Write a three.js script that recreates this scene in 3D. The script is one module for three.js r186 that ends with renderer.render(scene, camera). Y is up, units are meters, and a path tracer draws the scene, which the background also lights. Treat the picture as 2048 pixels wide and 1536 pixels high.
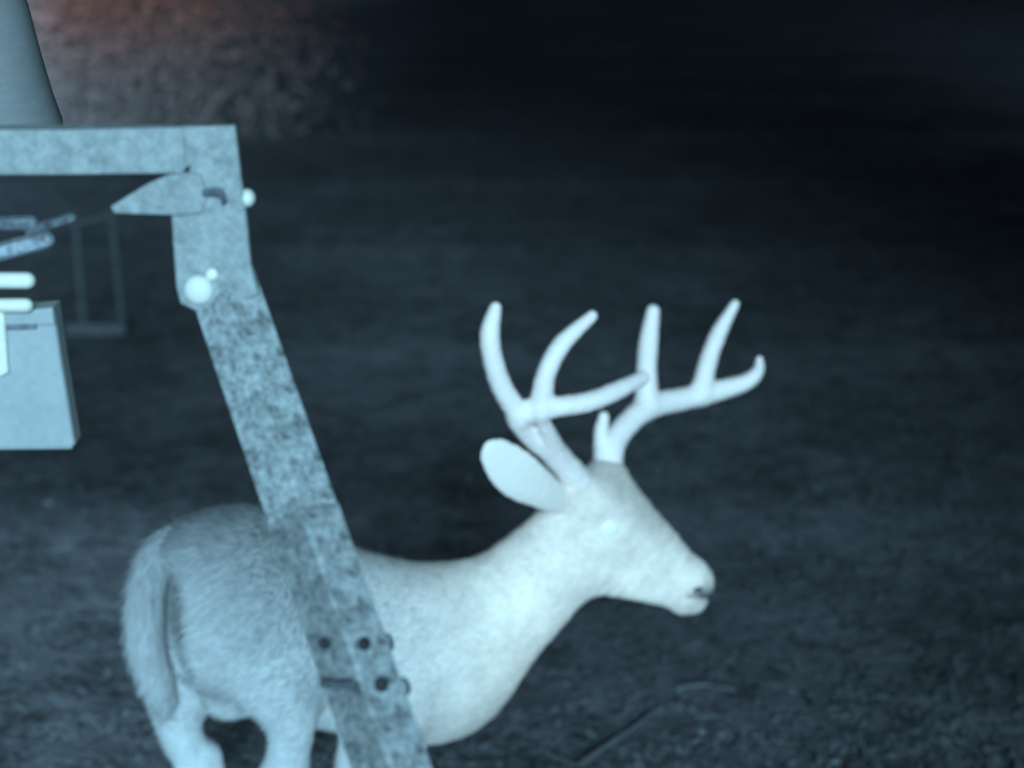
import * as THREE from 'three';
import { mergeGeometries } from 'three/addons/utils/BufferGeometryUtils.js';
import { RoundedBoxGeometry } from 'three/addons/geometries/RoundedBoxGeometry.js';
import { createNoise2D, createNoise3D } from 'simplex-noise';

// ------------------------------------------------------------------ camera, sky, light, exposure
const scene = new THREE.Scene();
const H = 2.3, PITCH = THREE.MathUtils.degToRad(15), TV = 0.188;           // camera height, pitch down, tan(half vertical fov)
const camera = new THREE.PerspectiveCamera(2 * Math.atan(TV) * 180 / Math.PI, 1024 / 768, 0.05, 400);
camera.position.set(0, H, 0);
camera.rotation.x = -PITCH;
camera.focus = 3.02; camera.userData.fStop = 2.7;                          // a soft, slightly misfocused night camera
scene.add(camera);

const renderer = new THREE.WebGLRenderer({ antialias: true });
renderer.setSize(1024, 768);
renderer.toneMapping = THREE.LinearToneMapping;
renderer.toneMappingExposure = 1.25;
renderer.shadowMap.enabled = true;

{ // a dark overcast night sky, a little paler towards the horizon
  const W = 64, h = 32, d = new Float32Array(W * h * 4);
  for (let y = 0; y < h; y++) for (let x = 0; x < W; x++) {
    const up = Math.max(0, ((y + 0.5) / h - 0.5) * 2), k = 1.15 - 0.35 * up;
    d.set([0.020 * k, 0.033 * k, 0.050 * k, 1], (y * W + x) * 4);
  }
  const sky = new THREE.DataTexture(d, W, h, THREE.RGBAFormat, THREE.FloatType);
  sky.mapping = THREE.EquirectangularReflectionMapping; sky.magFilter = THREE.LinearFilter; sky.needsUpdate = true;
  scene.background = sky; scene.environment = sky;
}
const SUN_AZ = THREE.MathUtils.degToRad(6), SUN_EL = THREE.MathUtils.degToRad(17);
const toSun = new THREE.Vector3(Math.sin(SUN_AZ) * Math.cos(SUN_EL), Math.sin(SUN_EL), Math.cos(SUN_AZ) * Math.cos(SUN_EL));
const sun = new THREE.DirectionalLight(new THREE.Color().setRGB(0.50, 0.95, 1.24), 3.4);
sun.position.copy(toSun).multiplyScalar(60).add(new THREE.Vector3(0, 0, -8));
sun.target.position.set(0, 0, -8);
sun.castShadow = true; sun.shadow.radius = 26; sun.shadow.mapSize.set(2048, 2048);
Object.assign(sun.shadow.camera, { left: -30, right: 30, top: 30, bottom: -30, near: 1, far: 160 });
scene.add(sun, sun.target);

// ------------------------------------------------------------------ helpers
let seed = 7;
const rnd = () => { seed = (seed + 0x6d2b79f5) | 0; let t = Math.imul(seed ^ (seed >>> 15), 1 | seed); t = (t + Math.imul(t ^ (t >>> 7), 61 | t)) ^ t; return ((t ^ (t >>> 14)) >>> 0) / 4294967296; };
const rr = (a, b) => a + (b - a) * rnd();
const n2 = createNoise2D(rnd), n3 = createNoise3D(rnd);
const fbm2 = (x, y, o = 4) => { let s = 0, a = 0.5; for (let i = 0; i < o; i++) { s += a * n2(x, y); x *= 2.03; y *= 2.03; a *= 0.5; } return s; };
const fbm3 = (x, y, z, o = 3) => { let s = 0, a = 0.5; for (let i = 0; i < o; i++) { s += a * n3(x, y, z); x *= 2.03; y *= 2.03; z *= 2.03; a *= 0.5; } return s; };
const V = (x, y, z) => new THREE.Vector3(x, y, z);
const clamp = THREE.MathUtils.clamp, lerp = THREE.MathUtils.lerp, smooth = THREE.MathUtils.smoothstep;

// sight lines of the 2048 x 1536 photograph, to measure where things stand
const F = 768 / TV, fwd = V(0, -Math.sin(PITCH), -Math.cos(PITCH)), upv = V(0, Math.cos(PITCH), -Math.sin(PITCH)), eye = V(0, H, 0);
const ray = (px, py) => fwd.clone().addScaledVector(V(1, 0, 0), (px - 1024) / F).addScaledVector(upv, -(py - 768) / F);
const at = (px, py, D) => eye.clone().addScaledVector(ray(px, py), D);
const onZ = (px, py, z) => at(px, py, z / ray(px, py).z);
const groundAt = (px, py) => at(px, py, -H / ray(px, py).y);

function put(name, geometry, material, parent) {
  const m = new THREE.Mesh(geometry, material); m.name = name; m.castShadow = m.receiveShadow = true;
  (parent ?? scene).add(m); return m;
}
function tag(o, label, category, group) { o.userData.label = label; if (category) o.userData.category = category; if (group) o.userData.group = group; return o; }
function thing(name, label, category, p, group) { const g = new THREE.Group(); g.name = name; if (p) g.position.copy(p); scene.add(g); return tag(g, label, category, group); }
function boxUV(g) {                                                        // uv in metres from the face's main direction
  if (g.index) g = g.toNonIndexed();
  const p = g.attributes.position, n = g.attributes.normal, uv = new Float32Array(p.count * 2);
  for (let i = 0; i < p.count; i++) {
    const x = Math.abs(n.getX(i)), y = Math.abs(n.getY(i)), z = Math.abs(n.getZ(i));
    if (z >= x && z >= y) uv.set([p.getX(i), p.getY(i)], i * 2); else if (x >= y) uv.set([p.getZ(i), p.getY(i)], i * 2); else uv.set([p.getX(i), p.getZ(i)], i * 2);
  }
  g.setAttribute('uv', new THREE.BufferAttribute(uv, 2)); return g;
}
function noiseTexture(size, fn, srgb) {                                    // fn(u, v) with periodic helpers -> [r, g, b] 0..1
  const d = new Uint8Array(size * size * 4);
  for (let y = 0; y < size; y++) for (let x = 0; x < size; x++) { const c = fn(x / size, y / size); for (let k = 0; k < 3; k++) d[(y * size + x) * 4 + k] = clamp(Math.round(c[k] * 255), 0, 255); d[(y * size + x) * 4 + 3] = 255; }
  const t = new THREE.DataTexture(d, size, size); t.wrapS = t.wrapT = THREE.RepeatWrapping; t.magFilter = THREE.LinearFilter; t.minFilter = THREE.LinearMipmapLinearFilter; t.generateMipmaps = true;
  if (srgb) t.colorSpace = THREE.SRGBColorSpace; t.needsUpdate = true; return t;
}
const lattice = (i, j, n, k) => { let h = (((i % n) + n) % n) * 374761393 + (((j % n) + n) % n) * 668265263 + k * 974634777; h = Math.imul(h ^ (h >>> 13), 1274126177); h ^= h >>> 16; return ((h >>> 0) / 4294967296) * 2 - 1; };
const ringNoise = (u, v, f, o = 4, k = 0) => {                             // tileable fractal noise, f cells across
  let s = 0, a = 0.6;
  for (let q = 0; q < o; q++, f *= 2, a *= 0.52) {
    const x = u * f, y = v * f, i = Math.floor(x), j = Math.floor(y), fx = x - i, fy = y - j, sx = fx * fx * fx * (fx * (fx * 6 - 15) + 10), sy = fy * fy * fy * (fy * (fy * 6 - 15) + 10);
    s += a * lerp(lerp(lattice(i, j, f, k + q), lattice(i + 1, j, f, k + q), sx), lerp(lattice(i, j + 1, f, k + q), lattice(i + 1, j + 1, f, k + q), sx), sy);
  }
  return s;
};
const rep = (t, x, y = x) => { const c = t.clone(); c.repeat.set(x, y); c.needsUpdate = true; return c; };

// Smooth surface of a distance field (surface nets) in a box of cells.
function surfaceNets(f, lo, hi, h) {
  const nx = Math.ceil((hi[0] - lo[0]) / h) + 1, ny = Math.ceil((hi[1] - lo[1]) / h) + 1, nz = Math.ceil((hi[2] - lo[2]) / h) + 1, val = new Float32Array(nx * ny * nz);
  for (let k = 0, q = 0; k < nz; k++) for (let j = 0; j < ny; j++) for (let i = 0; i < nx; i++, q++) val[q] = f(lo[0] + i * h, lo[1] + j * h, lo[2] + k * h);
  const id = new Int32Array(nx * ny * nz).fill(-1), pos = [], idx = [], sy = nx, sz = nx * ny;
  for (let k = 0; k < nz - 1; k++) for (let j = 0; j < ny - 1; j++) for (let i = 0; i < nx - 1; i++) {
    const q = i + j * sy + k * sz; let m = 0;
    for (let c = 0; c < 8; c++) if (val[q + (c & 1) + ((c >> 1) & 1) * sy + (c >> 2) * sz] < 0) m++;
    if (m === 0 || m === 8) continue;
    let x = 0, y = 0, z = 0, n = 0;
    for (let c = 0; c < 8; c++) for (let a = 0; a < 3; a++) {
      if ((c >> a) & 1) continue;
      const e = c | (1 << a), va = val[q + (c & 1) + ((c >> 1) & 1) * sy + (c >> 2) * sz], vb = val[q + (e & 1) + ((e >> 1) & 1) * sy + (e >> 2) * sz];
      if ((va < 0) === (vb < 0)) continue;
      const t = va / (va - vb);
      x += (c & 1) + (a === 0 ? t : 0); y += ((c >> 1) & 1) + (a === 1 ? t : 0); z += (c >> 2) + (a === 2 ? t : 0); n++;
    }
    id[q] = pos.length / 3; pos.push(lo[0] + (i + x / n) * h, lo[1] + (j + y / n) * h, lo[2] + (k + z / n) * h);
  }
  const quad = (a, b, c, d, flip) => flip ? idx.push(a, c, b, a, d, c) : idx.push(a, b, c, a, c, d);
  for (let k = 1; k < nz - 1; k++) for (let j = 1; j < ny - 1; j++) for (let i = 1; i < nx - 1; i++) {
    const q = i + j * sy + k * sz, s = val[q] < 0;
    if (s !== (val[q + 1] < 0)) quad(id[q - sy - sz], id[q - sz], id[q], id[q - sy], !s);
    if (s !== (val[q + sy] < 0)) quad(id[q - 1 - sz], id[q - 1], id[q], id[q - sz], !s);
    if (s !== (val[q + sz] < 0)) quad(id[q - 1 - sy], id[q - sy], id[q], id[q - 1], !s);
  }
  const g = new THREE.BufferGeometry(), nor = new Float32Array(pos.length), e = h * 0.6;
  for (let i = 0; i < pos.length; i += 3) {
    const [x, y, z] = [pos[i], pos[i + 1], pos[i + 2]];
    const a = f(x + e, y, z) - f(x - e, y, z), b = f(x, y + e, z) - f(x, y - e, z), c = f(x, y, z + e) - f(x, y, z - e), l = Math.hypot(a, b, c) || 1;
    nor[i] = a / l; nor[i + 1] = b / l; nor[i + 2] = c / l;
  }
  g.setAttribute('position', new THREE.Float32BufferAttribute(pos, 3)); g.setAttribute('normal', new THREE.BufferAttribute(nor, 3)); g.setIndex(idx);
  return g;
}
// A bone: tapered capsule; w is how many times narrower it is sideways than it is tall.
const bone = (a, b, ra, rb, w = 1) => ({ a, d: [b[0] - a[0], b[1] - a[1], (b[2] - a[2]) * w], ra, rb, w });
function boneDistance(s, x, y, z) {
  const px = x - s.a[0], py = y - s.a[1], pz = (z - s.a[2]) * s.w, [dx, dy, dz] = s.d, L = dx * dx + dy * dy + dz * dz;
  const t = L > 0 ? clamp((px * dx + py * dy + pz * dz) / L, 0, 1) : 0;
  return (Math.hypot(px - dx * t, py - dy * t, pz - dz * t) - (s.ra + (s.rb - s.ra) * t)) / (s.w > 1 ? 0.5 + 0.5 * s.w : 1);
}
const smin = (a, b, k) => { const h = Math.max(k - Math.abs(a - b), 0) / k; return Math.min(a, b) - h * h * k * 0.25; };
function box3(bones, pad) {
  const lo = [1e9, 1e9, 1e9], hi = [-1e9, -1e9, -1e9];
  for (const s of bones) for (const [t, r] of [[0, s.ra], [1, s.rb]]) for (let c = 0; c < 3; c++) {
    const v = s.a[c] + (s.d[c] * t) / (c === 2 ? s.w : 1), rad = r / (c === 2 ? s.w : 1); lo[c] = Math.min(lo[c], v - rad - pad); hi[c] = Math.max(hi[c], v + rad + pad);
  }
  return [lo, hi];
}

// ------------------------------------------------------------------ ground
const height = (x, z) => 0.014 * fbm2(x * 0.55, z * 0.55, 3) + 0.005 * n2(x * 3.1, z * 3.1);
const pale = (x, z) => (0.9 + 0.35 * fbm2(x * 0.35 + 4, z * 0.35, 3)) * (1 + 1.3 * Math.exp(-((x + 1.5) ** 2 + (z + 4.9) ** 2) / 3.5));   // random soil tone; flash-lit pool by the feeder painted in as paler ground
const soil = noiseTexture(1024, (u, v) => {
  const a = ringNoise(u, v, 5, 4), b = ringNoise(u, v, 22, 4, 31), c = ringNoise(u, v, 90, 2, 67);
  const k = clamp(0.62 + 0.30 * a + 0.36 * b + 0.28 * c, 0.15, 1.4) * 0.60;
  return [k * 0.93, k * 0.94, k];
});
const soilMat = new THREE.MeshStandardMaterial({ name: 'dry soil', vertexColors: true, map: rep(soil, 0.42), bumpMap: rep(soil, 0.61), bumpScale: 0.014, roughness: 1, color: new THREE.Color().setRGB(0.255, 0.238, 0.24) });
{
  const xs = [], zs = [];
  for (let x = -90; x <= 90.01;) { xs.push(x); x += Math.abs(x) < 6 ? 0.12 : Math.abs(x) < 14 ? 1 : 6; }
  for (let z = 30; z >= -220.01;) { zs.push(z); z -= z < 0 && z > -22 ? 0.12 : z < -22 && z > -50 ? 0.8 : 5; }
  const pos = [], uv = [], idx = [], col = [];
  for (const z of zs) for (const x of xs) { pos.push(x, height(x, z), z); uv.push(x, z); const k = pale(x, z); col.push(k, k, k); }
  for (let j = 0; j < zs.length - 1; j++) for (let i = 0; i < xs.length - 1; i++) { const a = j * xs.length + i, b = a + 1, c = a + xs.length, d = c + 1; idx.push(a, b, c, b, d, c); }
  const g = new THREE.BufferGeometry(); g.setAttribute('position', new THREE.Float32BufferAttribute(pos, 3)); g.setAttribute('uv', new THREE.Float32BufferAttribute(uv, 2)); g.setAttribute('color', new THREE.Float32BufferAttribute(col, 3)); g.setIndex(idx); g.computeVertexNormals();
  const ground = put('ground', g, soilMat); ground.userData.kind = 'structure'; ground.userData.label = 'dark trampled soil of the feeding ground at night';
}
// leaf litter and short grass that nobody could count
const M = new THREE.Matrix4(), Q = new THREE.Quaternion(), E = new THREE.Euler();
function scatter(name, geo, mat, n, place, label) {
  const m = new THREE.InstancedMesh(geo, mat, n); m.name = name; m.castShadow = m.receiveShadow = true;
  const c = new THREE.Color();
  for (let i = 0; i < n; i++) { const { p, r, s, k } = place(i); M.compose(p, Q.setFromEuler(E.set(r[0], r[1], r[2])), s); m.setMatrixAt(i, M); m.setColorAt(i, c.setRGB(k * 0.95, k * 0.97, k)); }
  scene.add(m); m.userData.kind = 'stuff'; m.userData.label = label; return m;
}
const groundSpot = () => { const d = 4.6 + 15 * Math.pow(rnd(), 1.7), x = rr(-1, 1) * (0.32 * d + 0.5); return [x, -d]; };
const leafGeo = (() => { const g = new THREE.PlaneGeometry(1, 0.6, 2, 2), p = g.attributes.position; for (let i = 0; i < p.count; i++) { const x = p.getX(i), y = p.getY(i); p.setXYZ(i, x, y * (1 - Math.abs(x) * 1.1), 0.22 * x * x - 0.3 * Math.abs(y)); } g.computeVertexNormals(); return g; })();
const litterMat = new THREE.MeshStandardMaterial({ name: 'dead leaves', roughness: 0.9, side: THREE.DoubleSide, color: 0xffffff });
scatter('leaf_litter', leafGeo, litterMat, 12000, () => {
  const [x, z] = groundSpot(), s = rr(0.018, 0.05), patch = 0.5 + 0.5 * fbm2(x * 1.3 + 9, z * 1.3, 3);
  return { p: V(x, height(x, z) + 0.006, z), r: [-Math.PI / 2 + rr(-0.35, 0.35), rr(-0.35, 0.35), rr(0, 6.28)], s: V(s, s, s), k: rr(0.05, 0.09) * (0.55 + patch * 0.8) * pale(x, z) };
}, 'thin scatter of dead leaves over the dark soil');
const tuftGeo = (() => {
  const parts = [];
  for (let i = 0; i < 7; i++) { const g = new THREE.PlaneGeometry(0.006, 0.05, 1, 3); g.translate(0, 0.025, 0); const p = g.attributes.position, b = rr(0.2, 0.9); for (let k = 0; k < p.count; k++) { const y = p.getY(k); p.setX(k, p.getX(k) * (1 - y / 0.055)); p.setZ(k, b * y * y * 9); } g.rotateY(rr(0, 6.28)); g.translate(rr(-0.018, 0.018), 0, rr(-0.018, 0.018)); parts.push(g); }
  const g = mergeGeometries(parts); g.computeVertexNormals(); return g;
})();
scatter('short_grass', tuftGeo, new THREE.MeshStandardMaterial({ name: 'dull grass', roughness: 0.9, side: THREE.DoubleSide, color: 0xffffff }), 4500, () => {
  let x, z; for (let t = 0; t < 6; t++) { [x, z] = groundSpot(); if (fbm2(x * 0.7, z * 0.7 + 40, 3) + 0.3 * rnd() > 0.1) break; }
  const s = rr(0.3, 0.8);
  return { p: V(x, height(x, z) - 0.004, z), r: [0, rr(0, 6.28), 0], s: V(s, s * rr(0.5, 1.1), s), k: rr(0.055, 0.09) * pale(x, z) };
}, 'sparse short grass growing through the dark soil');

// ------------------------------------------------------------------ added unseen trees that shade the upper right of the ground
const barkMat = new THREE.MeshStandardMaterial({ name: 'bark', roughness: 1, map: rep(soil, 3, 1), color: new THREE.Color().setRGB(0.22, 0.2, 0.19) });
const treeLeafMat = new THREE.MeshStandardMaterial({ name: 'tree leaves', roughness: 0.8, side: THREE.DoubleSide, color: new THREE.Color().setRGB(0.07, 0.085, 0.06) });
function limbGeometry(points, r0, r1) {
  const curve = new THREE.CatmullRomCurve3(points), n = 14, g = new THREE.TubeGeometry(curve, n, 1, 9), p = g.attributes.position, c = V(0, 0, 0);
  for (let i = 0; i <= n; i++) { curve.getPointAt(i / n, c); for (let k = 0; k <= 9; k++) { const q = i * 10 + k, r = lerp(r0, r1, i / n) * (1 + 0.12 * n3(q * 0.3, i, 1)); p.setXYZ(q, c.x + (p.getX(q) - c.x) * r, c.y + (p.getY(q) - c.y) * r, c.z + (p.getZ(q) - c.z) * r); } }
  g.computeVertexNormals(); return g;
}
const sprayGeo = (() => { const parts = []; for (let i = 0; i < 12; i++) { const g = leafGeo.clone(); g.scale(0.13, 0.13, 0.13); g.rotateX(rr(-1.2, 1.2)); g.rotateY(rr(0, 6.28)); g.rotateZ(rr(-0.8, 0.8)); g.translate(rr(-0.2, 0.2), rr(-0.15, 0.15), rr(-0.2, 0.2)); parts.push(g); } return mergeGeometries(parts); })();
function tree(x, z, h, crownR, crownC, n, label) {
  const t = thing('added_shade_oak', label, 'tree', V(x, height(x, z) - 0.05, z), 'added trees that shade the clearing');
  const c = V(...crownC), top = V(c.x * 0.6, h * 0.7, c.z * 0.6), parts = [limbGeometry([V(0, 0, 0), V(0.1, h * 0.25, 0.05), V(c.x * 0.25, h * 0.5, c.z * 0.25), top], 0.3, 0.1)];
  for (let i = 0; i < 9; i++) { const a = i * 2.4, e = c.clone().add(V(Math.cos(a) * crownR[0] * 0.75, rr(-0.3, 0.5) * crownR[1], Math.sin(a) * crownR[2] * 0.75)), s = V(c.x * 0.25, h * rr(0.38, 0.6), c.z * 0.25); parts.push(limbGeometry([s, s.clone().lerp(e, 0.5).add(V(0, 0.3, 0)), e], 0.11, 0.02)); }
  put('trunk', mergeGeometries(parts), barkMat, t);
  const m = new THREE.InstancedMesh(sprayGeo, treeLeafMat, n); m.name = 'crown'; m.userData.kind = 'stuff'; m.castShadow = m.receiveShadow = true; t.add(m);
  for (let i = 0; i < n;) {
    const p = V(rr(-1, 1), rr(-1, 1), rr(-1, 1)); if (p.length() > 1 || rnd() < 0.75 * p.lengthSq() || n3(p.x * 2.2 + x, p.y * 2.2, p.z * 2.2 + z) < -0.35) continue;
    p.set(p.x * crownR[0], p.y * crownR[1], p.z * crownR[2]).add(c); const s = rr(1.2, 2.2);
    M.compose(p, Q.setFromEuler(E.set(rr(0, 6.28), rr(0, 6.28), 0)), V(s, s, s)); m.setMatrixAt(i++, M);
  }
}
tree(4.6, -2.5, 6.8, [4.2, 1.5, 4.4], [-1.7, 5.3, 0], 3600, 'added unseen oak, low and spreading, right of the frame, shading the ground');
tree(6.8, -5.5, 9, [6.4, 2.2, 6.5], [-2.6, 7.4, -1.0], 7500, 'added unseen taller oak on the right, just behind the lowest one, for shade');
tree(12.5, -4.5, 9, [7.0, 2.4, 7.5], [-1.8, 7.4, -1.5], 6500, 'added unseen tallest oak farthest to the right of the clearing, for shade');
tree(7.2, 6.0, 6.8, [2.8, 1.5, 5.0], [-1.6, 5.2, 0.5], 2200, 'added unseen oak on the right, behind the viewer of the clearing, for shade');
// ------------------------------------------------------------------ added shrub standing in for brown screen glare behind the rail
{
  const b = groundAt(330, 262), t = thing('glare_brush', 'added rust-brown shrub standing in for screen glare behind the top rail, upper left', 'bush', V(b.x, height(b.x, b.z) - 0.03, b.z));
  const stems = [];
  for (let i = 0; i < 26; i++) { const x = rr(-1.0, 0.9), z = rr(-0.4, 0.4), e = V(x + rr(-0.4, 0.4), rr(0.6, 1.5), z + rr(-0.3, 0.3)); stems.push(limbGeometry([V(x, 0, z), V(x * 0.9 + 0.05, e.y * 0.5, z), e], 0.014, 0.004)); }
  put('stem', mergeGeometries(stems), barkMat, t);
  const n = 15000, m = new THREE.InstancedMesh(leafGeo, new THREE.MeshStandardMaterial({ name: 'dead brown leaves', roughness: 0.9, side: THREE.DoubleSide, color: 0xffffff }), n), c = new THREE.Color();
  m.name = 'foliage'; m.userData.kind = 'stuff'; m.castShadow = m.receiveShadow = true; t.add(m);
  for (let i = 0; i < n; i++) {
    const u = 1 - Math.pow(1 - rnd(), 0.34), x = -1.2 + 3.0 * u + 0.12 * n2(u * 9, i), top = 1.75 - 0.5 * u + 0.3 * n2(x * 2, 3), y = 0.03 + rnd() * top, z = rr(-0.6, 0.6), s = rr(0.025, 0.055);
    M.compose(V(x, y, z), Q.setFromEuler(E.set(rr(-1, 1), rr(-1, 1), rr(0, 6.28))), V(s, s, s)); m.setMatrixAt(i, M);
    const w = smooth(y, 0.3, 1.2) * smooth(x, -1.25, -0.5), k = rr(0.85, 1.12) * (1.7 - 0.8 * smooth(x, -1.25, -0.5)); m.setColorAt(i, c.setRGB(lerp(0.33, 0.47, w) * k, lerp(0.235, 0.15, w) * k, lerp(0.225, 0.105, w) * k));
  }
}
// ------------------------------------------------------------------ faint metal stand far behind the box
const metalTex = noiseTexture(512, (u, v) => {
  const a = ringNoise(u, v, 5, 2, 3), b = ringNoise(u, v, 12, 2, 19), c = ringNoise(u, v, 30, 2, 41), k = clamp(0.66 + 0.10 * a + 0.40 * b + 0.36 * c, 0.12, 1.1) * 0.9; return [k * 0.97, k * 0.98, k];
});
const softTex = noiseTexture(512, (u, v) => { const a = ringNoise(u, v, 5, 2, 3), b = ringNoise(u, v, 13, 2, 77), c = ringNoise(u, v, 34, 2, 91), k = clamp(0.72 + 0.08 * a + 0.20 * b + 0.17 * c, 0.2, 1.1) * 0.9; return [k * 0.98, k * 0.99, k]; });
const plainTex = noiseTexture(512, (u, v) => { const a = ringNoise(u, v, 4, 3, 8), b = ringNoise(u, v, 40, 2, 51), k = clamp(0.84 + 0.10 * a + 0.07 * b, 0, 1); return [k, k, k]; });
const metal = (name, r, g, b, rough = 0.62, bump = 0.0015, scale = 6, tex = metalTex) => new THREE.MeshStandardMaterial({ name, map: rep(tex, scale), bumpMap: rep(tex, scale * 1.3), bumpScale: bump, roughness: rough, metalness: 0, color: new THREE.Color().setRGB(r, g, b) });
const railMat = metal('weathered pale paint', 0.46, 0.48, 0.47, 0.7, 0.001, 7, softTex), legMat = metal('mottled weathered steel', 0.48, 0.50, 0.49, 0.75, 0.002, 7.5), brightMat = metal('bright zinc', 1.0, 0.95, 0.82, 0.35, 0.0003, 6, plainTex);
const darkMat = metal('dark bolt steel', 0.04, 0.04, 0.042, 1, 0.001, 8), standMat = metal('dull dark steel', 0.145, 0.155, 0.155, 0.8, 0.001, 6), boxMat = metal('pale plastic', 0.46, 0.49, 0.49, 0.55, 0.0005, 3, plainTex);
{
  const z = groundAt(190, 672).z, p0 = groundAt(190, 672), t = thing('wire_stand', 'faint thin two-legged metal stand with a flat foot, in the dark behind the box', 'stand', p0);
  const bar = (a, b, w) => { const A = onZ(...a, z).sub(p0), B = onZ(...b, z).sub(p0), L = A.distanceTo(B), g = new THREE.CylinderGeometry(w, w, L, 10); g.applyQuaternion(new THREE.Quaternion().setFromUnitVectors(V(0, 1, 0), B.clone().sub(A).normalize())); g.translate(...A.add(B).multiplyScalar(0.5).toArray()); return boxUV(g); };
  put('upright', bar([150, 440], [168, 660], 0.016), standMat, t); put('upright', bar([222, 425], [245, 660], 0.014), standMat, t); put('crossbar', bar([140, 452], [226, 428], 0.013), standMat, t);
  const a = onZ(136, 668, z).sub(p0), c = onZ(256, 660, z).sub(p0), g = new RoundedBoxGeometry(c.x - a.x, 0.06, 0.14, 2, 0.008); g.translate((a.x + c.x) / 2, 0.045, 0); put('foot', boxUV(g), standMat, t);
}
// ------------------------------------------------------------------ feeder stand: rail, corner bracket, gusset, leg
const ZR = -2.3;
function plate(pts, z, thick, bevel = 0.002) {
  const s = new THREE.Shape(pts.map(([x, y]) => { const p = onZ(x, y, z); return new THREE.Vector2(p.x, p.y); }));
  const g = new THREE.ExtrudeGeometry(s, { depth: thick, bevelEnabled: true, bevelThickness: bevel, bevelSize: bevel, bevelSegments: 2, curveSegments: 8 }); g.translate(0, 0, z - thick); return boxUV(g);
}
function angleBar(a, b, w, deep, thick, face, side = 1) {                            // angle iron, its ridge towards `face`
  const t = b.clone().sub(a), L = t.length(); t.normalize(); const r = t.clone().cross(face).normalize().negate(), f = r.clone().cross(t).normalize(); if (f.dot(face) < 0) f.negate();
  const s = new THREE.Shape(); s.moveTo(-w / 2, 0); s.lineTo(-w * 0.03, deep); s.quadraticCurveTo(0, deep * 1.08, w * 0.03, deep); s.lineTo(w / 2, 0); s.lineTo(w / 2 - thick * 0.4, -thick); s.lineTo(0, deep - thick * 1.4); s.lineTo(-w / 2 + thick * 0.4, -thick); s.closePath();
  const g = boxUV(new THREE.ExtrudeGeometry(s, { depth: L, bevelEnabled: false, steps: 1, curveSegments: 5 }));
  const p = g.attributes.position, uv = g.attributes.uv, flangeShade = new Float32Array(p.count * 3); for (let i = 0; i < p.count; i++) { uv.setXY(i, p.getX(i) * 1.15, p.getZ(i)); }
  for (let i = 0; i < p.count; i += 3) { const m = (p.getX(i) + p.getX(i + 1) + p.getX(i + 2)) / 3, k = m * side < -0.002 ? 0.72 : 1.02; flangeShade.fill(k, i * 3, i * 3 + 9); }   // one flange darkened in colour in place of its shading
  g.setAttribute('color', new THREE.BufferAttribute(flangeShade, 3));
  const basis = new THREE.Matrix4().makeBasis(r, f, t).setPosition(a); if (basis.determinant() < 0) { basis.makeBasis(r.clone().negate(), f, t).setPosition(a); }
  g.applyMatrix4(basis); return { g, r, f, t, L };
}
const stand = thing('feeder_stand', 'mottled grey steel feeder stand, its splayed leg crossing in front of the deer', 'feeder stand');
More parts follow.
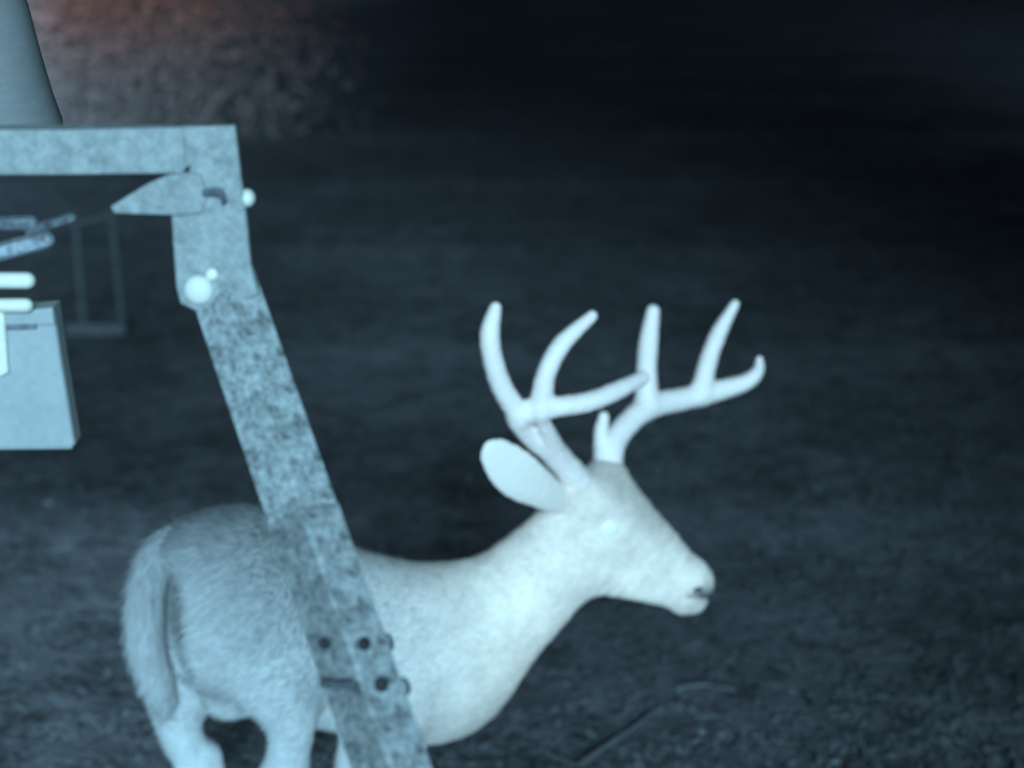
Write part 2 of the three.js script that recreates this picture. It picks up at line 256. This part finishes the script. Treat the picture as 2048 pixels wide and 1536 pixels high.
{
  // rail with a front and a top flange
  const rail = [plate([[-900, 262], [-300, 262], [120, 263], [376, 258], [376, 343], [120, 346], [-900, 348]], ZR, 0.004)];
  const a = onZ(-900, 263, ZR), b = onZ(374, 260, ZR), top = new THREE.BoxGeometry(b.x - a.x, 0.004, 0.05); top.translate((a.x + b.x) / 2, (a.y + b.y) / 2 - 0.003, ZR - 0.031); rail.push(boxUV(top));
  put('rail', mergeGeometries(rail), railMat, stand);
  // upright corner bracket and gusset ear in one bent plate
  const br = put('corner_bracket', plate([[372, 258], [466, 256], [471, 300], [478, 360], [489, 440], [497, 530], [512, 585], [470, 612], [392, 616], [366, 604], [358, 575], [353, 500], [348, 428], [376, 420], [374, 348]], ZR + 0.008, 0.006, 0.003), railMat, stand);
  put('gusset', plate([[226, 414], [262, 392], [300, 369], [338, 353], [374, 349], [398, 352], [412, 388], [400, 424], [348, 427], [230, 423]], ZR + 0.016, 0.005, 0.002), railMat, stand);
  const ball = (px, py, r, z, mat, name, flat = 0.6, parent = br) => { const g = new THREE.SphereGeometry(r, 20, 14); g.scale(1, 1, flat); g.translate(...onZ(px, py, z).toArray()); return put(name, boxUV(g), mat, parent); };
  ball(397, 580, 0.0172, ZR + 0.014, new THREE.MeshStandardMaterial({ name: 'bolt with glint colour', roughness: 0.5, color: new THREE.Color().setRGB(0.78, 0.75, 0.68) }), 'bolt_head', 0.55); ball(424, 549, 0.007, ZR + 0.013, brightMat, 'rivet', 0.5);  // reflective bolt head, its bright reflection put into the colour
  const side = new THREE.CylinderGeometry(0.0105, 0.0105, 0.012, 6); side.rotateZ(Math.PI / 2); side.translate(...onZ(484, 396, ZR).toArray());
  const dome = new THREE.SphereGeometry(0.0105, 18, 12); dome.scale(0.9, 1, 1); dome.translate(...onZ(494, 396, ZR).toArray());
  put('bolt', mergeGeometries([boxUV(side), boxUV(dome)]), brightMat, stand);
  const slot = plate([[405, 381], [430, 376], [447, 382], [453, 402], [446, 410], [440, 394], [425, 390], [406, 392]], ZR + 0.0215, 0.002, 0.0008); put('slot', slot, metal('shaded slot', 0.12, 0.13, 0.15, 0.8), br);  // plate coloured dark for the shade inside a slot
  put('notch_shade', plate([[366, 348], [374, 334], [380, 332], [377, 346], [370, 353]], ZR + 0.0135, 0.002, 0.0006), darkMat, br);  // dark plate standing in for the shaded gap between rail and gusset
  // leg: upper length, and a lower length bolted over it
  const A = at(409, 462, 2.385), B = at(783, 1536, 2.17), face = eye.clone().sub(at(600, 1000, 2.3)).normalize(), dir = B.clone().sub(A).normalize();
  const foot = B.clone().addScaledVector(dir, (B.y - 0.02) / -dir.y);
  const along = (y) => A.clone().lerp(B, (y - 462) / (1536 - 462));
  const up = angleBar(A, along(1420), 0.0785, 0.017, 0.005, face); put('leg', up.g, legMat, stand);
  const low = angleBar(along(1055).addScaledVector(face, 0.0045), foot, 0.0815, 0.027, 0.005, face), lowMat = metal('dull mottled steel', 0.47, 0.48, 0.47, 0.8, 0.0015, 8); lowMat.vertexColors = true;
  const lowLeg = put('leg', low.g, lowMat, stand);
  lowLeg.userData.label = 'duller lower length of the leg with dark bolts';
  const foot2 = new THREE.CylinderGeometry(0.07, 0.075, 0.012, 24); foot2.translate(foot.x, 0.012, foot.z); put('foot', boxUV(foot2), legMat, stand);
  // dark bolts on the faces of the joint, nuts on its right edge
  const hexAt = (px, py, r, len, name) => {
    const d = dir, n = face.clone().addScaledVector(up.r, 0), D = 2.17 + (2.385 - 2.17) * (1536 - py) / (1536 - 462) - 0.017 - 0.010;
    const g = new THREE.CylinderGeometry(r, r * 1.06, len, 6); g.applyQuaternion(new THREE.Quaternion().setFromUnitVectors(V(0, 1, 0), n)); g.translate(...at(px, py, D).toArray()); return put(name, boxUV(g), darkMat, lowLeg);
  };
  hexAt(650, 1288, 0.0068, 0.007, 'bolt'); hexAt(728, 1288, 0.0078, 0.007, 'bolt'); hexAt(763, 1370, 0.0084, 0.007, 'bolt');
  const nutMat = metal('grey nut', 0.26, 0.28, 0.29, 0.7);
  for (const [px, py] of [[776, 1284], [809, 1372]]) { const g = new THREE.SphereGeometry(0.0085, 16, 12); g.scale(0.75, 1.25, 0.8); g.rotateZ(0.35); const D = 2.17 + (2.385 - 2.17) * (1536 - py) / 1074; g.translate(...at(px, py, D + 0.004).toArray()); put('nut', boxUV(g), nutMat, lowLeg); }
  // dark plate painting in the shadowed end of the inner length, left face
  const zj = at(670, 1372, 2.165).z; put('joint_shadow', plate([[640, 1362], [676, 1366], [700, 1360], [716, 1376], [728, 1394], [716, 1392], [700, 1377], [668, 1378], [640, 1374]], zj, 0.003, 0.0008), metal('dark seam', 0.10, 0.11, 0.12, 1), lowLeg);
  // the other two legs, out of the picture on the left
  for (const [x, z, fx, fz] of [[-2.05, -2.32, -2.5, -1.7], [-1.2, -3.5, -1.9, -4.3]]) put('leg', angleBar(V(x, 2.08, z), V(fx, 0.02, fz), 0.0785, 0.017, 0.005, V(0.3, 0, 1).normalize()).g, legMat, stand);
  const back = new THREE.BoxGeometry(1.5, 0.048, 0.004); back.rotateY(Math.atan2(1.2, 0.85)); back.translate(-1.62, 2.06, -2.92); put('rail', boxUV(back), railMat, stand);
}
// ------------------------------------------------------------------ hopper above the rail, box hanging below it
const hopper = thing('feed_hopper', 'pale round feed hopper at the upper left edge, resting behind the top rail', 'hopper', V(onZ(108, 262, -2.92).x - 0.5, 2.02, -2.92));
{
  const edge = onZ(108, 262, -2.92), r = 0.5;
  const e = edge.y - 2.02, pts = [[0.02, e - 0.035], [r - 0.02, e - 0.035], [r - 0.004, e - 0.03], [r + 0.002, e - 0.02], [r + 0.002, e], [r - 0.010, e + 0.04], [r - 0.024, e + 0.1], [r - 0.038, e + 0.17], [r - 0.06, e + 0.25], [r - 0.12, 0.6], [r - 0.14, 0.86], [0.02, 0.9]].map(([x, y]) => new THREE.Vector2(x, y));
  put('drum', new THREE.LatheGeometry(pts, 72), metal('pale hopper plastic', 0.58, 0.57, 0.57, 0.8, 0.0005, 3, plainTex), hopper);  // hopper drum; its pale tone also takes in screen glare above the rail
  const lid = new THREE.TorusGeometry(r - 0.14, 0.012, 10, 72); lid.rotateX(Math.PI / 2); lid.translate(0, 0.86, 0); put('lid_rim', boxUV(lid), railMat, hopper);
}
const fb = thing('feeder_box', 'pale control box topped by two white bars, hanging at the left edge', 'feeder box');
{
  const z = -2.38;
  put('case', plate([[-190, 636], [102, 634], [115, 724], [141, 884], [138, 889], [-170, 892], [-186, 876]], z, 0.03, 0.006), boxMat, fb);
  put('lid', plate([[-194, 620], [2, 619], [66, 624], [101, 621], [104, 645], [-194, 648]], z + 0.006, 0.036, 0.004), boxMat, fb);
  put('strip', plate([[-14, 622], [4, 622], [12, 742], [2, 748], [-14, 748]], z + 0.014, 0.006, 0.003), brightMat, fb);
  put('seam', plate([[16, 650], [72, 649], [72, 657], [17, 659]], z + 0.009, 0.003, 0.001), metal('grey seam', 0.2, 0.22, 0.25), fb);
  const bar = (a, b, r, mat, name, zz = z + 0.02, parent = fb) => { const A = onZ(...a, zz), B = onZ(...b, zz), g = new THREE.CapsuleGeometry(r, A.distanceTo(B), 6, 16); g.applyQuaternion(new THREE.Quaternion().setFromUnitVectors(V(0, 1, 0), B.clone().sub(A).normalize())); g.translate(...A.clone().add(B).multiplyScalar(0.5).toArray()); return put(name, boxUV(g), mat, parent); };
  bar([-120, 560], [54, 561], 0.0098, brightMat, 'bar'); bar([-120, 611], [52, 611], 0.0085, brightMat, 'bar');
  bar([-150, 420], [-150, 640], 0.02, railMat, 'hanger');
  bar([-90, 565], [-90, 612], 0.012, railMat, 'hanger');
}
const sp = thing('spreader_arms', 'dim grey spreader arms above the white bars, at the left edge', 'spreader');
{
  const z = -2.36, arm = (a, b, r, mat) => { const A = onZ(...a, z), B = onZ(...b, z), g = new THREE.CapsuleGeometry(r, A.distanceTo(B), 6, 14); g.scale(1, 1, 0.6); g.applyQuaternion(new THREE.Quaternion().setFromUnitVectors(V(0, 1, 0), B.clone().sub(A).normalize())); g.translate(...A.clone().add(B).multiplyScalar(0.5).toArray()); put('arm', boxUV(g), mat, sp); };
  const dim = metal('dull grey arm', 0.26, 0.29, 0.32, 0.8); arm([-140, 452], [62, 446], 0.009, dim); arm([-60, 520], [90, 480], 0.011, metal('grey arm', 0.42, 0.46, 0.5, 0.7)); arm([60, 462], [142, 436], 0.007, metal('dark arm', 0.18, 0.2, 0.22, 0.8));
  const hub = new THREE.CylinderGeometry(0.05, 0.06, 0.11, 28); hub.translate(...onZ(-110, 480, z).toArray()); put('hub', boxUV(hub), railMat, sp);
}
// ------------------------------------------------------------------ the buck
const YAW = THREE.MathUtils.degToRad(20), U = V(Math.cos(YAW), 0, -Math.sin(YAW)), W = V(Math.sin(YAW), 0, Math.cos(YAW)), P0 = at(650, 1200, 4.5), base = V(P0.x, 0, P0.z);
const deer = thing('buck_deer', 'pale white-tailed buck with branching antlers, facing right behind the leaning steel leg', 'deer', base);
deer.rotation.y = YAW;
function S(px, py, lat = 0) {                                              // the point of the deer's own axes, `lat` metres nearer than its middle plane, seen at px, py
  const r = ray(px, py), t = (lat - eye.clone().sub(base).dot(W)) / r.dot(W), p = eye.clone().addScaledVector(r, t).sub(base);
  return { p: [p.dot(U), p.y, p.dot(W)], m: t / F };
}
function chain(list, w = 1, lat0 = 0) {                                  // a smooth run of bones through pixel points [x, y, radius, lat]
  let L = list.map(([x, y, r, l]) => [x, y, r, l ?? lat0]);
  if (L.length > 2) {
    const out = [], cr = (p, q, r, t, u) => 0.5 * (2 * q + (r - p) * u + (2 * p - 5 * q + 4 * r - t) * u * u + (3 * q - p - 3 * r + t) * u * u * u);
    for (let i = 0; i < L.length - 1; i++) { const p = L[Math.max(0, i - 1)], q = L[i], r = L[i + 1], t = L[Math.min(L.length - 1, i + 2)]; for (let k = 0; k < 4; k++) out.push(q.map((_, c) => cr(p[c], q[c], r[c], t[c], k / 4))); }
    out.push(L[L.length - 1]); L = out;
  }
  const id = chain.n = (chain.n ?? 0) + 1, out = [];
  for (let i = 0; i < L.length - 1; i++) { const a = L[i], b = L[i + 1], A = S(a[0], a[1], a[3]), B = S(b[0], b[1], b[3]), q = bone(A.p, B.p, a[2] * A.m, b[2] * B.m, w); q.id = id; out.push(q); }
  return out;
}
function blend(bones, x, y, z, k) {                                        // hard union along a run, smooth union between runs
  let d = 9, run = 9, id = bones[0].id;
  for (const s of bones) { if (s.id !== id) { d = smin(d, run, k); run = 9; id = s.id; } run = Math.min(run, boneDistance(s, x, y, z)); }
  return smin(d, run, k);
}
const furTint = (x, y, z) => 1 + 0.10 * fbm3(x * 9, y * 9, z * 9, 3) + 0.07 * n3(x * 60, y * 90, z * 60);
{
  const N = S(1205, 1000), legTo = (px, py, r, lat, pts) => { const s = S(px, py, lat), out = [], P = [[...s.p, r * s.m], ...pts.map(([du, y, rad, dl = 0]) => [s.p[0] + du, y, lat + dl, rad])]; const id = chain.n = (chain.n ?? 0) + 1; for (let i = 0; i < P.length - 1; i++) { const q = bone(P[i].slice(0, 3), P[i + 1].slice(0, 3), P[i][3], P[i + 1][3], 1.1); q.id = id; out.push(q); } return out; };
  const torso = [
    ...chain([[414, 1152, 130], [455, 1215, 138]], 1.25), ...chain([[488, 1190, 146], [640, 1250, 150], [866, 1312, 160]], 1.28), ...chain([[560, 1328, 96], [645, 1372, 88], [850, 1348, 126]], 1.3),
    ...chain([[500, 1092, 66], [700, 1178, 62], [880, 1214, 64]], 1.1),                                                                      // back
    ...chain([[900, 1303, 139], [1025, 1202, 118], [1130, 1100, 100]], 1.45),                                                                // neck
    ...chain([[470, 1235, 128, 0.07], [560, 1362, 70, 0.10]], 1.5), ...chain([[420, 1235, 108, -0.08], [380, 1355, 66, -0.12]], 1.4),           // thighs
    ...chain([[428, 1170, 96, 0.03], [432, 1265, 100, 0.04]], 1.5), ...chain([[452, 1402, 34], [472, 1385, 40]], 1),
  ];
  const head = [
    ...chain([[1185, 1022, 84], [1200, 1050, 88]], 1.35), ...chain([[1203, 1032, 88], [1290, 1090, 64], [1376, 1153, 38]], 1.5), ...chain([[1165, 1105, 84], [1260, 1150, 50], [1368, 1192, 30]], 1.6),
    ...chain([[1388, 1160, 31], [1400, 1164, 24]], 1.1), ...chain([[1374, 1200, 22], [1389, 1206, 18]], 1.3),
    ...chain([[1150, 975, 34, 0.035], [1175, 1000, 40, 0.02]], 1), ...chain([[1213, 945, 34, -0.035], [1205, 990, 46, -0.02]], 1),
  ];
  const legs = [
    ...chain([[555, 1360, 72, 0.1], [582, 1450, 49, 0.11], [571, 1540, 40, 0.11]], 1.2), ...legTo(571, 1540, 40, 0.11, [[-0.06, 0.30, 0.030], [-0.035, 0.15, 0.020], [-0.02, 0.06, 0.022], [0.01, 0.02, 0.028]]),
    ...chain([[372, 1345, 84, -0.11], [357, 1445, 48, -0.12], [397, 1545, 37, -0.12]], 1.2), ...legTo(397, 1545, 37, -0.12, [[0.022, 0.29, 0.032], [0.05, 0.16, 0.020], [0.06, 0.06, 0.022], [0.09, 0.02, 0.028]]),
    ...chain([[800, 1390, 90, 0.08], [725, 1490, 50, 0.1], [716, 1540, 40, 0.1]], 1.2), ...legTo(716, 1540, 40, 0.1, [[0.01, 0.24, 0.028], [0.02, 0.12, 0.019], [0.03, 0.05, 0.021], [0.06, 0.02, 0.027]]),
    ...chain([[830, 1390, 90, -0.08], [800, 1490, 46, -0.1], [790, 1540, 38, -0.1]], 1.2), ...legTo(790, 1540, 38, -0.1, [[0.02, 0.24, 0.028], [0.03, 0.12, 0.019], [0.035, 0.05, 0.021], [0.065, 0.02, 0.027]]),
  ];
  const mouth = chain([[1372, 1192, 1.5, 0.03], [1400, 1190, 2.5, 0.02], [1434, 1193, 4, 0]], 0.25), socket = chain([[1220, 1058, 15, 0.10], [1224, 1060, 15, 0.10]], 1);
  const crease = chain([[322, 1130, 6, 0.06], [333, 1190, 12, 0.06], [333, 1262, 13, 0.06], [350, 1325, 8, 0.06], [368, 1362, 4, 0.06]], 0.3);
  const groups = [[torso, 0.075], [legs, 0.03], [head, 0.04]].map(([b, k]) => ({ b, k, box: box3(b, 0.09) }));
  const field = (x, y, z) => {
    let d = 9;
    for (const { b, k, box: [lo, hi] } of groups) {
      const out = Math.max(lo[0] - x, x - hi[0], lo[1] - y, y - hi[1], lo[2] - z, z - hi[2]); if (out > 0) { d = Math.min(d, out + 0.05); continue; }
      d = smin(d, blend(b, x, y, z, k), 0.035);
    }
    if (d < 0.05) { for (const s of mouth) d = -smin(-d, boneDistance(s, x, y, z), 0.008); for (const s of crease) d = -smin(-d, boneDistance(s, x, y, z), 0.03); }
    return d + 0.0008 * n3(x * 22, y * 22, z * 22);
  };
  const all = [...torso, ...head, ...legs], [lo, hi] = box3(all, 0.05);
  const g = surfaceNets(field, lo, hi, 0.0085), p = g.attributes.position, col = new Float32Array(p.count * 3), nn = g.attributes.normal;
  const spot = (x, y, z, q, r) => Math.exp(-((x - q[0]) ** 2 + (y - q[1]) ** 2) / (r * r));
  const brow = [S(1222, 965).p, S(1262, 1005).p, S(1300, 1040).p], rump = S(430, 1090).p, throat = S(1040, 1260).p, neckTop = S(1010, 1110).p, cheek = S(1260, 1125).p, nose = S(1402, 1178).p, lid = S(1221, 1060).p, dark = [[330, 1150, 0.3], [334, 1185, 0.45], [336, 1220, 0.5], [337, 1255, 0.5], [342, 1290, 0.35], [356, 1330, 0.15], [318, 1090, 0.2]].map(([a, b, w]) => [S(a, b, 0.05).p, w]), sidePatch = S(1330, 1095).p;  // dark: shadow in the tail crease, painted into the coat colour
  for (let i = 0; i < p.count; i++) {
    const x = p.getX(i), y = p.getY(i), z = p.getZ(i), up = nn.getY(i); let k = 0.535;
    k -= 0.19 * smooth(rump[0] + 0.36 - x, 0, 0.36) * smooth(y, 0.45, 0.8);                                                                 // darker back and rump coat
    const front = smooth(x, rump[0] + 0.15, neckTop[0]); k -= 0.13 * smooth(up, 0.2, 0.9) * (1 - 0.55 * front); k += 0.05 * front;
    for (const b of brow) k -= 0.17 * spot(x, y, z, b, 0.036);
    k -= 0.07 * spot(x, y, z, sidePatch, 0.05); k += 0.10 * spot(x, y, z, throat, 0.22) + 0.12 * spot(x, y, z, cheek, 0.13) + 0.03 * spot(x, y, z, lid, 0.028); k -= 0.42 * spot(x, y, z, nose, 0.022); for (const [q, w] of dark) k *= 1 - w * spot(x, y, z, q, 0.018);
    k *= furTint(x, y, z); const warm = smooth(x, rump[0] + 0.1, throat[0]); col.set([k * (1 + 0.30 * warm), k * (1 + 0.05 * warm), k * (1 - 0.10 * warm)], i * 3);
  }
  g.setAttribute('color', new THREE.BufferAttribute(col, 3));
  const uv = new Float32Array(p.count * 2); for (let i = 0; i < p.count; i++) uv.set([p.getX(i) + 0.4 * p.getZ(i), p.getY(i)], i * 2);
  g.setAttribute('uv', new THREE.BufferAttribute(uv, 2));
  const hair = noiseTexture(512, (u, v) => { const a = ringNoise(u, v, 10, 3, 5), b = ringNoise(u + 0.05 * a, v * 3 % 1, 40, 2, 23), c = ringNoise(u, v, 110, 2, 61), k = clamp(0.86 + 0.10 * a + 0.11 * b + 0.12 * c, 0, 1); return [k, k, k]; });
  const fur = new THREE.MeshPhysicalMaterial({ sheen: 0.6, sheenRoughness: 0.6, sheenColor: new THREE.Color().setRGB(0.5, 0.5, 0.5), name: 'short pale fur', vertexColors: true, roughness: 0.95, color: new THREE.Color().setRGB(1.25, 1.25, 1.25), map: rep(hair, 2.2), bumpMap: rep(hair, 2.2), bumpScale: 0.004 });
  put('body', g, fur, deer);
  { // short hairs that lie back along the coat
    const blade = new THREE.BufferGeometry(); blade.setAttribute('position', new THREE.Float32BufferAttribute([-0.0011, 0, 0, 0.0011, 0, 0, 0.0008, 0.012, 0.0008, -0.0008, 0.012, 0.0008, 0, 0.024, 0.004], 3)); blade.setIndex([0, 1, 2, 0, 2, 3, 3, 2, 4]); blade.computeVertexNormals();
    const n = 34000, m = new THREE.InstancedMesh(blade, new THREE.MeshStandardMaterial({ name: 'coat hairs', roughness: 0.95, side: THREE.DoubleSide, color: new THREE.Color().setRGB(1.05, 1.05, 1.05) }), n), c = new THREE.Color(), X = V(), Y = V(), Z = V(); m.name = 'coat_hair'; m.userData.kind = 'stuff'; m.castShadow = m.receiveShadow = true; deer.add(m);
    for (let i = 0, t = 0; i < n && t < 400000; t++) {
      const q = Math.floor(rnd() * p.count), x = p.getX(q), y = p.getY(q), z = p.getZ(q); if (y < 0.3 || (x > cheek[0] - 0.13 && rnd() < 0.8)) continue;
      Z.set(nn.getX(q), nn.getY(q), nn.getZ(q)); Y.set(-0.9 + rr(-0.35, 0.35), -0.45 + rr(-0.35, 0.35), rr(-0.3, 0.3)).addScaledVector(Z, -Y.dot(Z)).normalize().addScaledVector(Z, rr(0.15, 0.5)).normalize(); X.crossVectors(Y, Z).normalize(); Z.crossVectors(X, Y);
      const s = rr(0.75, 1.2) * lerp(0.95, 0.42, smooth(x, rump[0] + 0.1, neckTop[0])) * lerp(0.5, 1, smooth(y, 0.35, 0.6)); M.makeBasis(X.multiplyScalar(s), Y.multiplyScalar(s), Z.multiplyScalar(s)).setPosition(x, y, z); m.setMatrixAt(i, M); const k = rr(0.8, 1.12); m.setColorAt(i++, c.setRGB(Math.min(1, col[q * 3] * k), Math.min(1, col[q * 3 + 1] * k), Math.min(1, col[q * 3 + 2] * k)));
    }
  }
  // tail
  const tb = chain([[420, 1078, 42, -0.02], [348, 1087, 42, 0], [308, 1126, 42, 0.02], [291, 1180, 40, 0.03], [287, 1250, 40, 0.03], [297, 1315, 38, 0.01], [320, 1375, 34, -0.03], [340, 1430, 20, -0.10]], 1.3), [tl, th] = box3(tb, 0.02);
  const tg = surfaceNets((x, y, z) => { return blend(tb, x, y, z, 0.03) + 0.0012 * n3(x * 50, y * 14, z * 50); }, tl, th, 0.006);
  { const q = tg.attributes.position, c = new Float32Array(q.count * 3), y0 = S(300, 1100).p[1], y1 = S(300, 1400).p[1]; for (let i = 0; i < q.count; i++) { const t = smooth(q.getY(i), y1, y0), k = lerp(0.50, 0.30, t) * furTint(q.getX(i), q.getY(i), q.getZ(i)); c.set([k, k, k * 1.02], i * 3); } tg.setAttribute('color', new THREE.BufferAttribute(c, 3)); }
  put('tail', tg, new THREE.MeshStandardMaterial({ name: 'tail fur', roughness: 0.95, vertexColors: true, color: 0xffffff }), deer);
  { // longer hairs of the tail
    const blade = new THREE.BufferGeometry(); blade.setAttribute('position', new THREE.Float32BufferAttribute([-0.0014, 0, 0, 0.0014, 0, 0, 0.0009, 0.02, 0.001, -0.0009, 0.02, 0.001, 0, 0.042, 0.006], 3)); blade.setIndex([0, 1, 2, 0, 2, 3, 3, 2, 4]); blade.computeVertexNormals();
    const q = tg.attributes.position, qn = tg.attributes.normal, qc = tg.attributes.color, n = 3800, m = new THREE.InstancedMesh(blade, new THREE.MeshStandardMaterial({ name: 'tail hairs', roughness: 0.95, side: THREE.DoubleSide, color: 0xffffff }), n), c = new THREE.Color(), X = V(), Y = V(), Z = V(); m.name = 'tail_hair'; m.userData.kind = 'stuff'; m.castShadow = m.receiveShadow = true; deer.add(m);
    for (let i = 0; i < n; i++) {
      const a = Math.floor(rnd() * q.count); Z.set(qn.getX(a), qn.getY(a), qn.getZ(a)); Y.set(-0.3 + rr(-0.4, 0.4), -1, rr(-0.3, 0.3)).addScaledVector(Z, -Y.dot(Z)).normalize().addScaledVector(Z, rr(0.05, 0.35)).normalize(); X.crossVectors(Y, Z).normalize(); Z.crossVectors(X, Y);
      const s = rr(0.5, 1); M.makeBasis(X.multiplyScalar(s), Y.multiplyScalar(s), Z.multiplyScalar(s)).setPosition(q.getX(a), q.getY(a), q.getZ(a)); m.setMatrixAt(i, M); const k = qc.getX(a) * rr(0.75, 1.15); m.setColorAt(i, c.setRGB(k, k, k));
    }
  }
  // eye and nose pad
  const e = S(1220, 1057, 0.075), eg = new THREE.SphereGeometry(0.021, 24, 16); eg.scale(1.05, 0.9, 0.3);
  const surf = (px, py) => { let lat = 0.2; for (; lat > -0.1; lat -= 0.001) { const q = S(px, py, lat).p; if (field(...q) < 0) return q; } return S(px, py, 0.05).p; };
  eg.translate(...surf(1221, 1057)); put('eye', eg, new THREE.MeshPhysicalMaterial({ name: 'shining eye', color: new THREE.Color().setRGB(1.0, 0.9, 0.72), roughness: 0.45, clearcoat: 0.3 }), deer);  // eyeshine put into the pale cream eyeball colour
  const ng = new THREE.SphereGeometry(0.0105, 16, 12); ng.scale(1.3, 0.8, 0.7); ng.translate(...surf(1396, 1180)); put('nostril', ng, new THREE.MeshStandardMaterial({ name: 'dark nose skin', color: new THREE.Color().setRGB(0.09, 0.09, 0.1), roughness: 0.6 }), deer);
  // ears: a cupped leaf with thickness
  const earMat = new THREE.MeshStandardMaterial({ name: 'pale ear', roughness: 0.9, color: new THREE.Color().setRGB(0.85, 0.72, 0.64) });
  function ear(list, hollow, w) {
    const outer = chain(list, w), inner = hollow ? chain(hollow, w) : [], [l, h] = box3(outer, 0.02);
    put('ear', surfaceNets((x, y, z) => { let d = blend(outer, x, y, z, 0.01); if (hollow) d = -smin(-d, blend(inner, x, y, z, 0.01), 0.012); return d + 0.0006 * n3(x * 60, y * 60, z * 60); }, l, h, 0.0042), earMat, deer);
  }
  ear([[1150, 1016, 20, 0.02], [1092, 986, 35, 0.07], [1036, 950, 48, 0.10], [1000, 917, 39, 0.11], [987, 902, 25, 0.115]], [[1100, 985, 8, 0.10], [1046, 950, 30, 0.13], [1008, 918, 22, 0.137]], 4);
  ear([[1165, 985, 20, -0.06], [1160, 980, 36, -0.13], [1156, 985, 40, -0.19], [1155, 990, 16, -0.24]], null, 1);
  // antlers
  const boneMat = new THREE.MeshStandardMaterial({ name: 'pale antler', roughness: 0.6, color: new THREE.Color().setRGB(0.92, 0.76, 0.70) });
  function antler(lists) {
    const b = lists.flatMap((l) => chain(l.map(([x, y, r, t]) => [x, y, r * 1.02 + 0.5, t]))), [l, h] = box3(b, 0.02);
    const gg = surfaceNets((x, y, z) => { return blend(b, x, y, z, 0.014) + 0.0007 * n3(x * 45, y * 45, z * 45) + 0.0014 * n3(x * 130, y * 50, z * 130) * smooth(h[1] - y, 0.16, 0.3); }, l, h, 0.0048);
    put('antler', gg, boneMat, deer);
  }
  antler([
    [[1165, 975, 31, 0.03], [1112, 912, 25, 0.06], [1066, 880, 19, 0.09], [1036, 838, 21, 0.12], [1060, 822, 22, 0.13], [1110, 814, 20, 0.15], [1175, 804, 19, 0.155], [1232, 782, 18, 0.14], [1284, 756, 14, 0.11]],
    [[1040, 832, 22, 0.12], [1004, 775, 21, 0.13], [984, 712, 20, 0.14], [980, 662, 19, 0.14], [991, 616, 12, 0.13]],
    [[1083, 806, 23, 0.14], [1092, 748, 19, 0.15], [1124, 688, 18, 0.15], [1184, 632, 11, 0.14]],
    [[1114, 912, 23, 0.06], [1096, 868, 17, 0.11], [1080, 828, 12, 0.15]],
  ]);
  antler([
    [[1214, 950, 33, -0.03], [1224, 892, 25, -0.05], [1256, 846, 23, -0.08], [1302, 812, 24, -0.11], [1370, 797, 22, -0.13], [1440, 780, 20, -0.13], [1492, 764, 16, -0.12], [1516, 742, 12, -0.11], [1519, 718, 7, -0.1]],
    [[1294, 806, 24, -0.11], [1293, 742, 20, -0.12], [1297, 682, 19, -0.12], [1306, 622, 13, -0.12]],
    [[1402, 786, 22, -0.13], [1415, 726, 18, -0.13], [1438, 665, 16, -0.13], [1470, 608, 9, -0.12]],
    [[1212, 925, 22, -0.04], [1203, 872, 16, -0.05], [1207, 832, 10, -0.05]],
  ]);
}
// ------------------------------------------------------------------ twigs and pebbles on the ground
const twigMat = new THREE.MeshStandardMaterial({ name: 'pale dry wood', roughness: 0.8, color: new THREE.Color().setRGB(0.17, 0.18, 0.185), map: rep(metalTex, 8) });
function twig(pts, r, label) {
  const P = pts.map(([x, y]) => { const p = groundAt(x, y); p.y = height(p.x, p.z) + r * 1.4; return p; }), o = P[0].clone();
  const m = put('twig', limbGeometry(P.map((p) => p.clone().sub(o)), r, r * 0.55), twigMat); m.position.copy(o); tag(m, label, 'twig');
}
twig([[1160, 1542], [1205, 1506], [1262, 1468], [1312, 1430]], 0.0085, 'long pale twig lying slanted on the soil right of the deer, at the lower edge');
twig([[1352, 1382], [1400, 1376], [1440, 1381], [1470, 1384]], 0.006, 'short pale twig lying level on the soil, above the long slanted one');
twig([[1392, 1437], [1430, 1434], [1462, 1436]], 0.004, 'faint thin twig between the level twig and the lower edge');
const stoneMat = new THREE.MeshStandardMaterial({ name: 'pale stone', roughness: 0.9, color: new THREE.Color().setRGB(0.2, 0.22, 0.23) });
function pebble(px, py, r, label) { const p = groundAt(px, py), g = new THREE.IcosahedronGeometry(r, 3), q = g.attributes.position; for (let i = 0; i < q.count; i++) { const k = 1 + 0.22 * n3(q.getX(i) / r, q.getY(i) / r, px); q.setXYZ(i, q.getX(i) * k, q.getY(i) * k * 0.6, q.getZ(i) * k); } g.computeVertexNormals(); const m = put('pebble', g, stoneMat); m.position.set(p.x, height(p.x, p.z) + r * 0.3, p.z); tag(m, label, 'pebble'); }
pebble(1405, 1465, 0.012, 'small pale pebble on the soil right of the long slanted twig');
pebble(1672, 1532, 0.013, 'pale pebble at the bottom edge, right of the twigs');
pebble(97, 1012, 0.014, 'tiny pale pebble on the soil left of the deer, below the hanging box');

renderer.render(scene, camera);
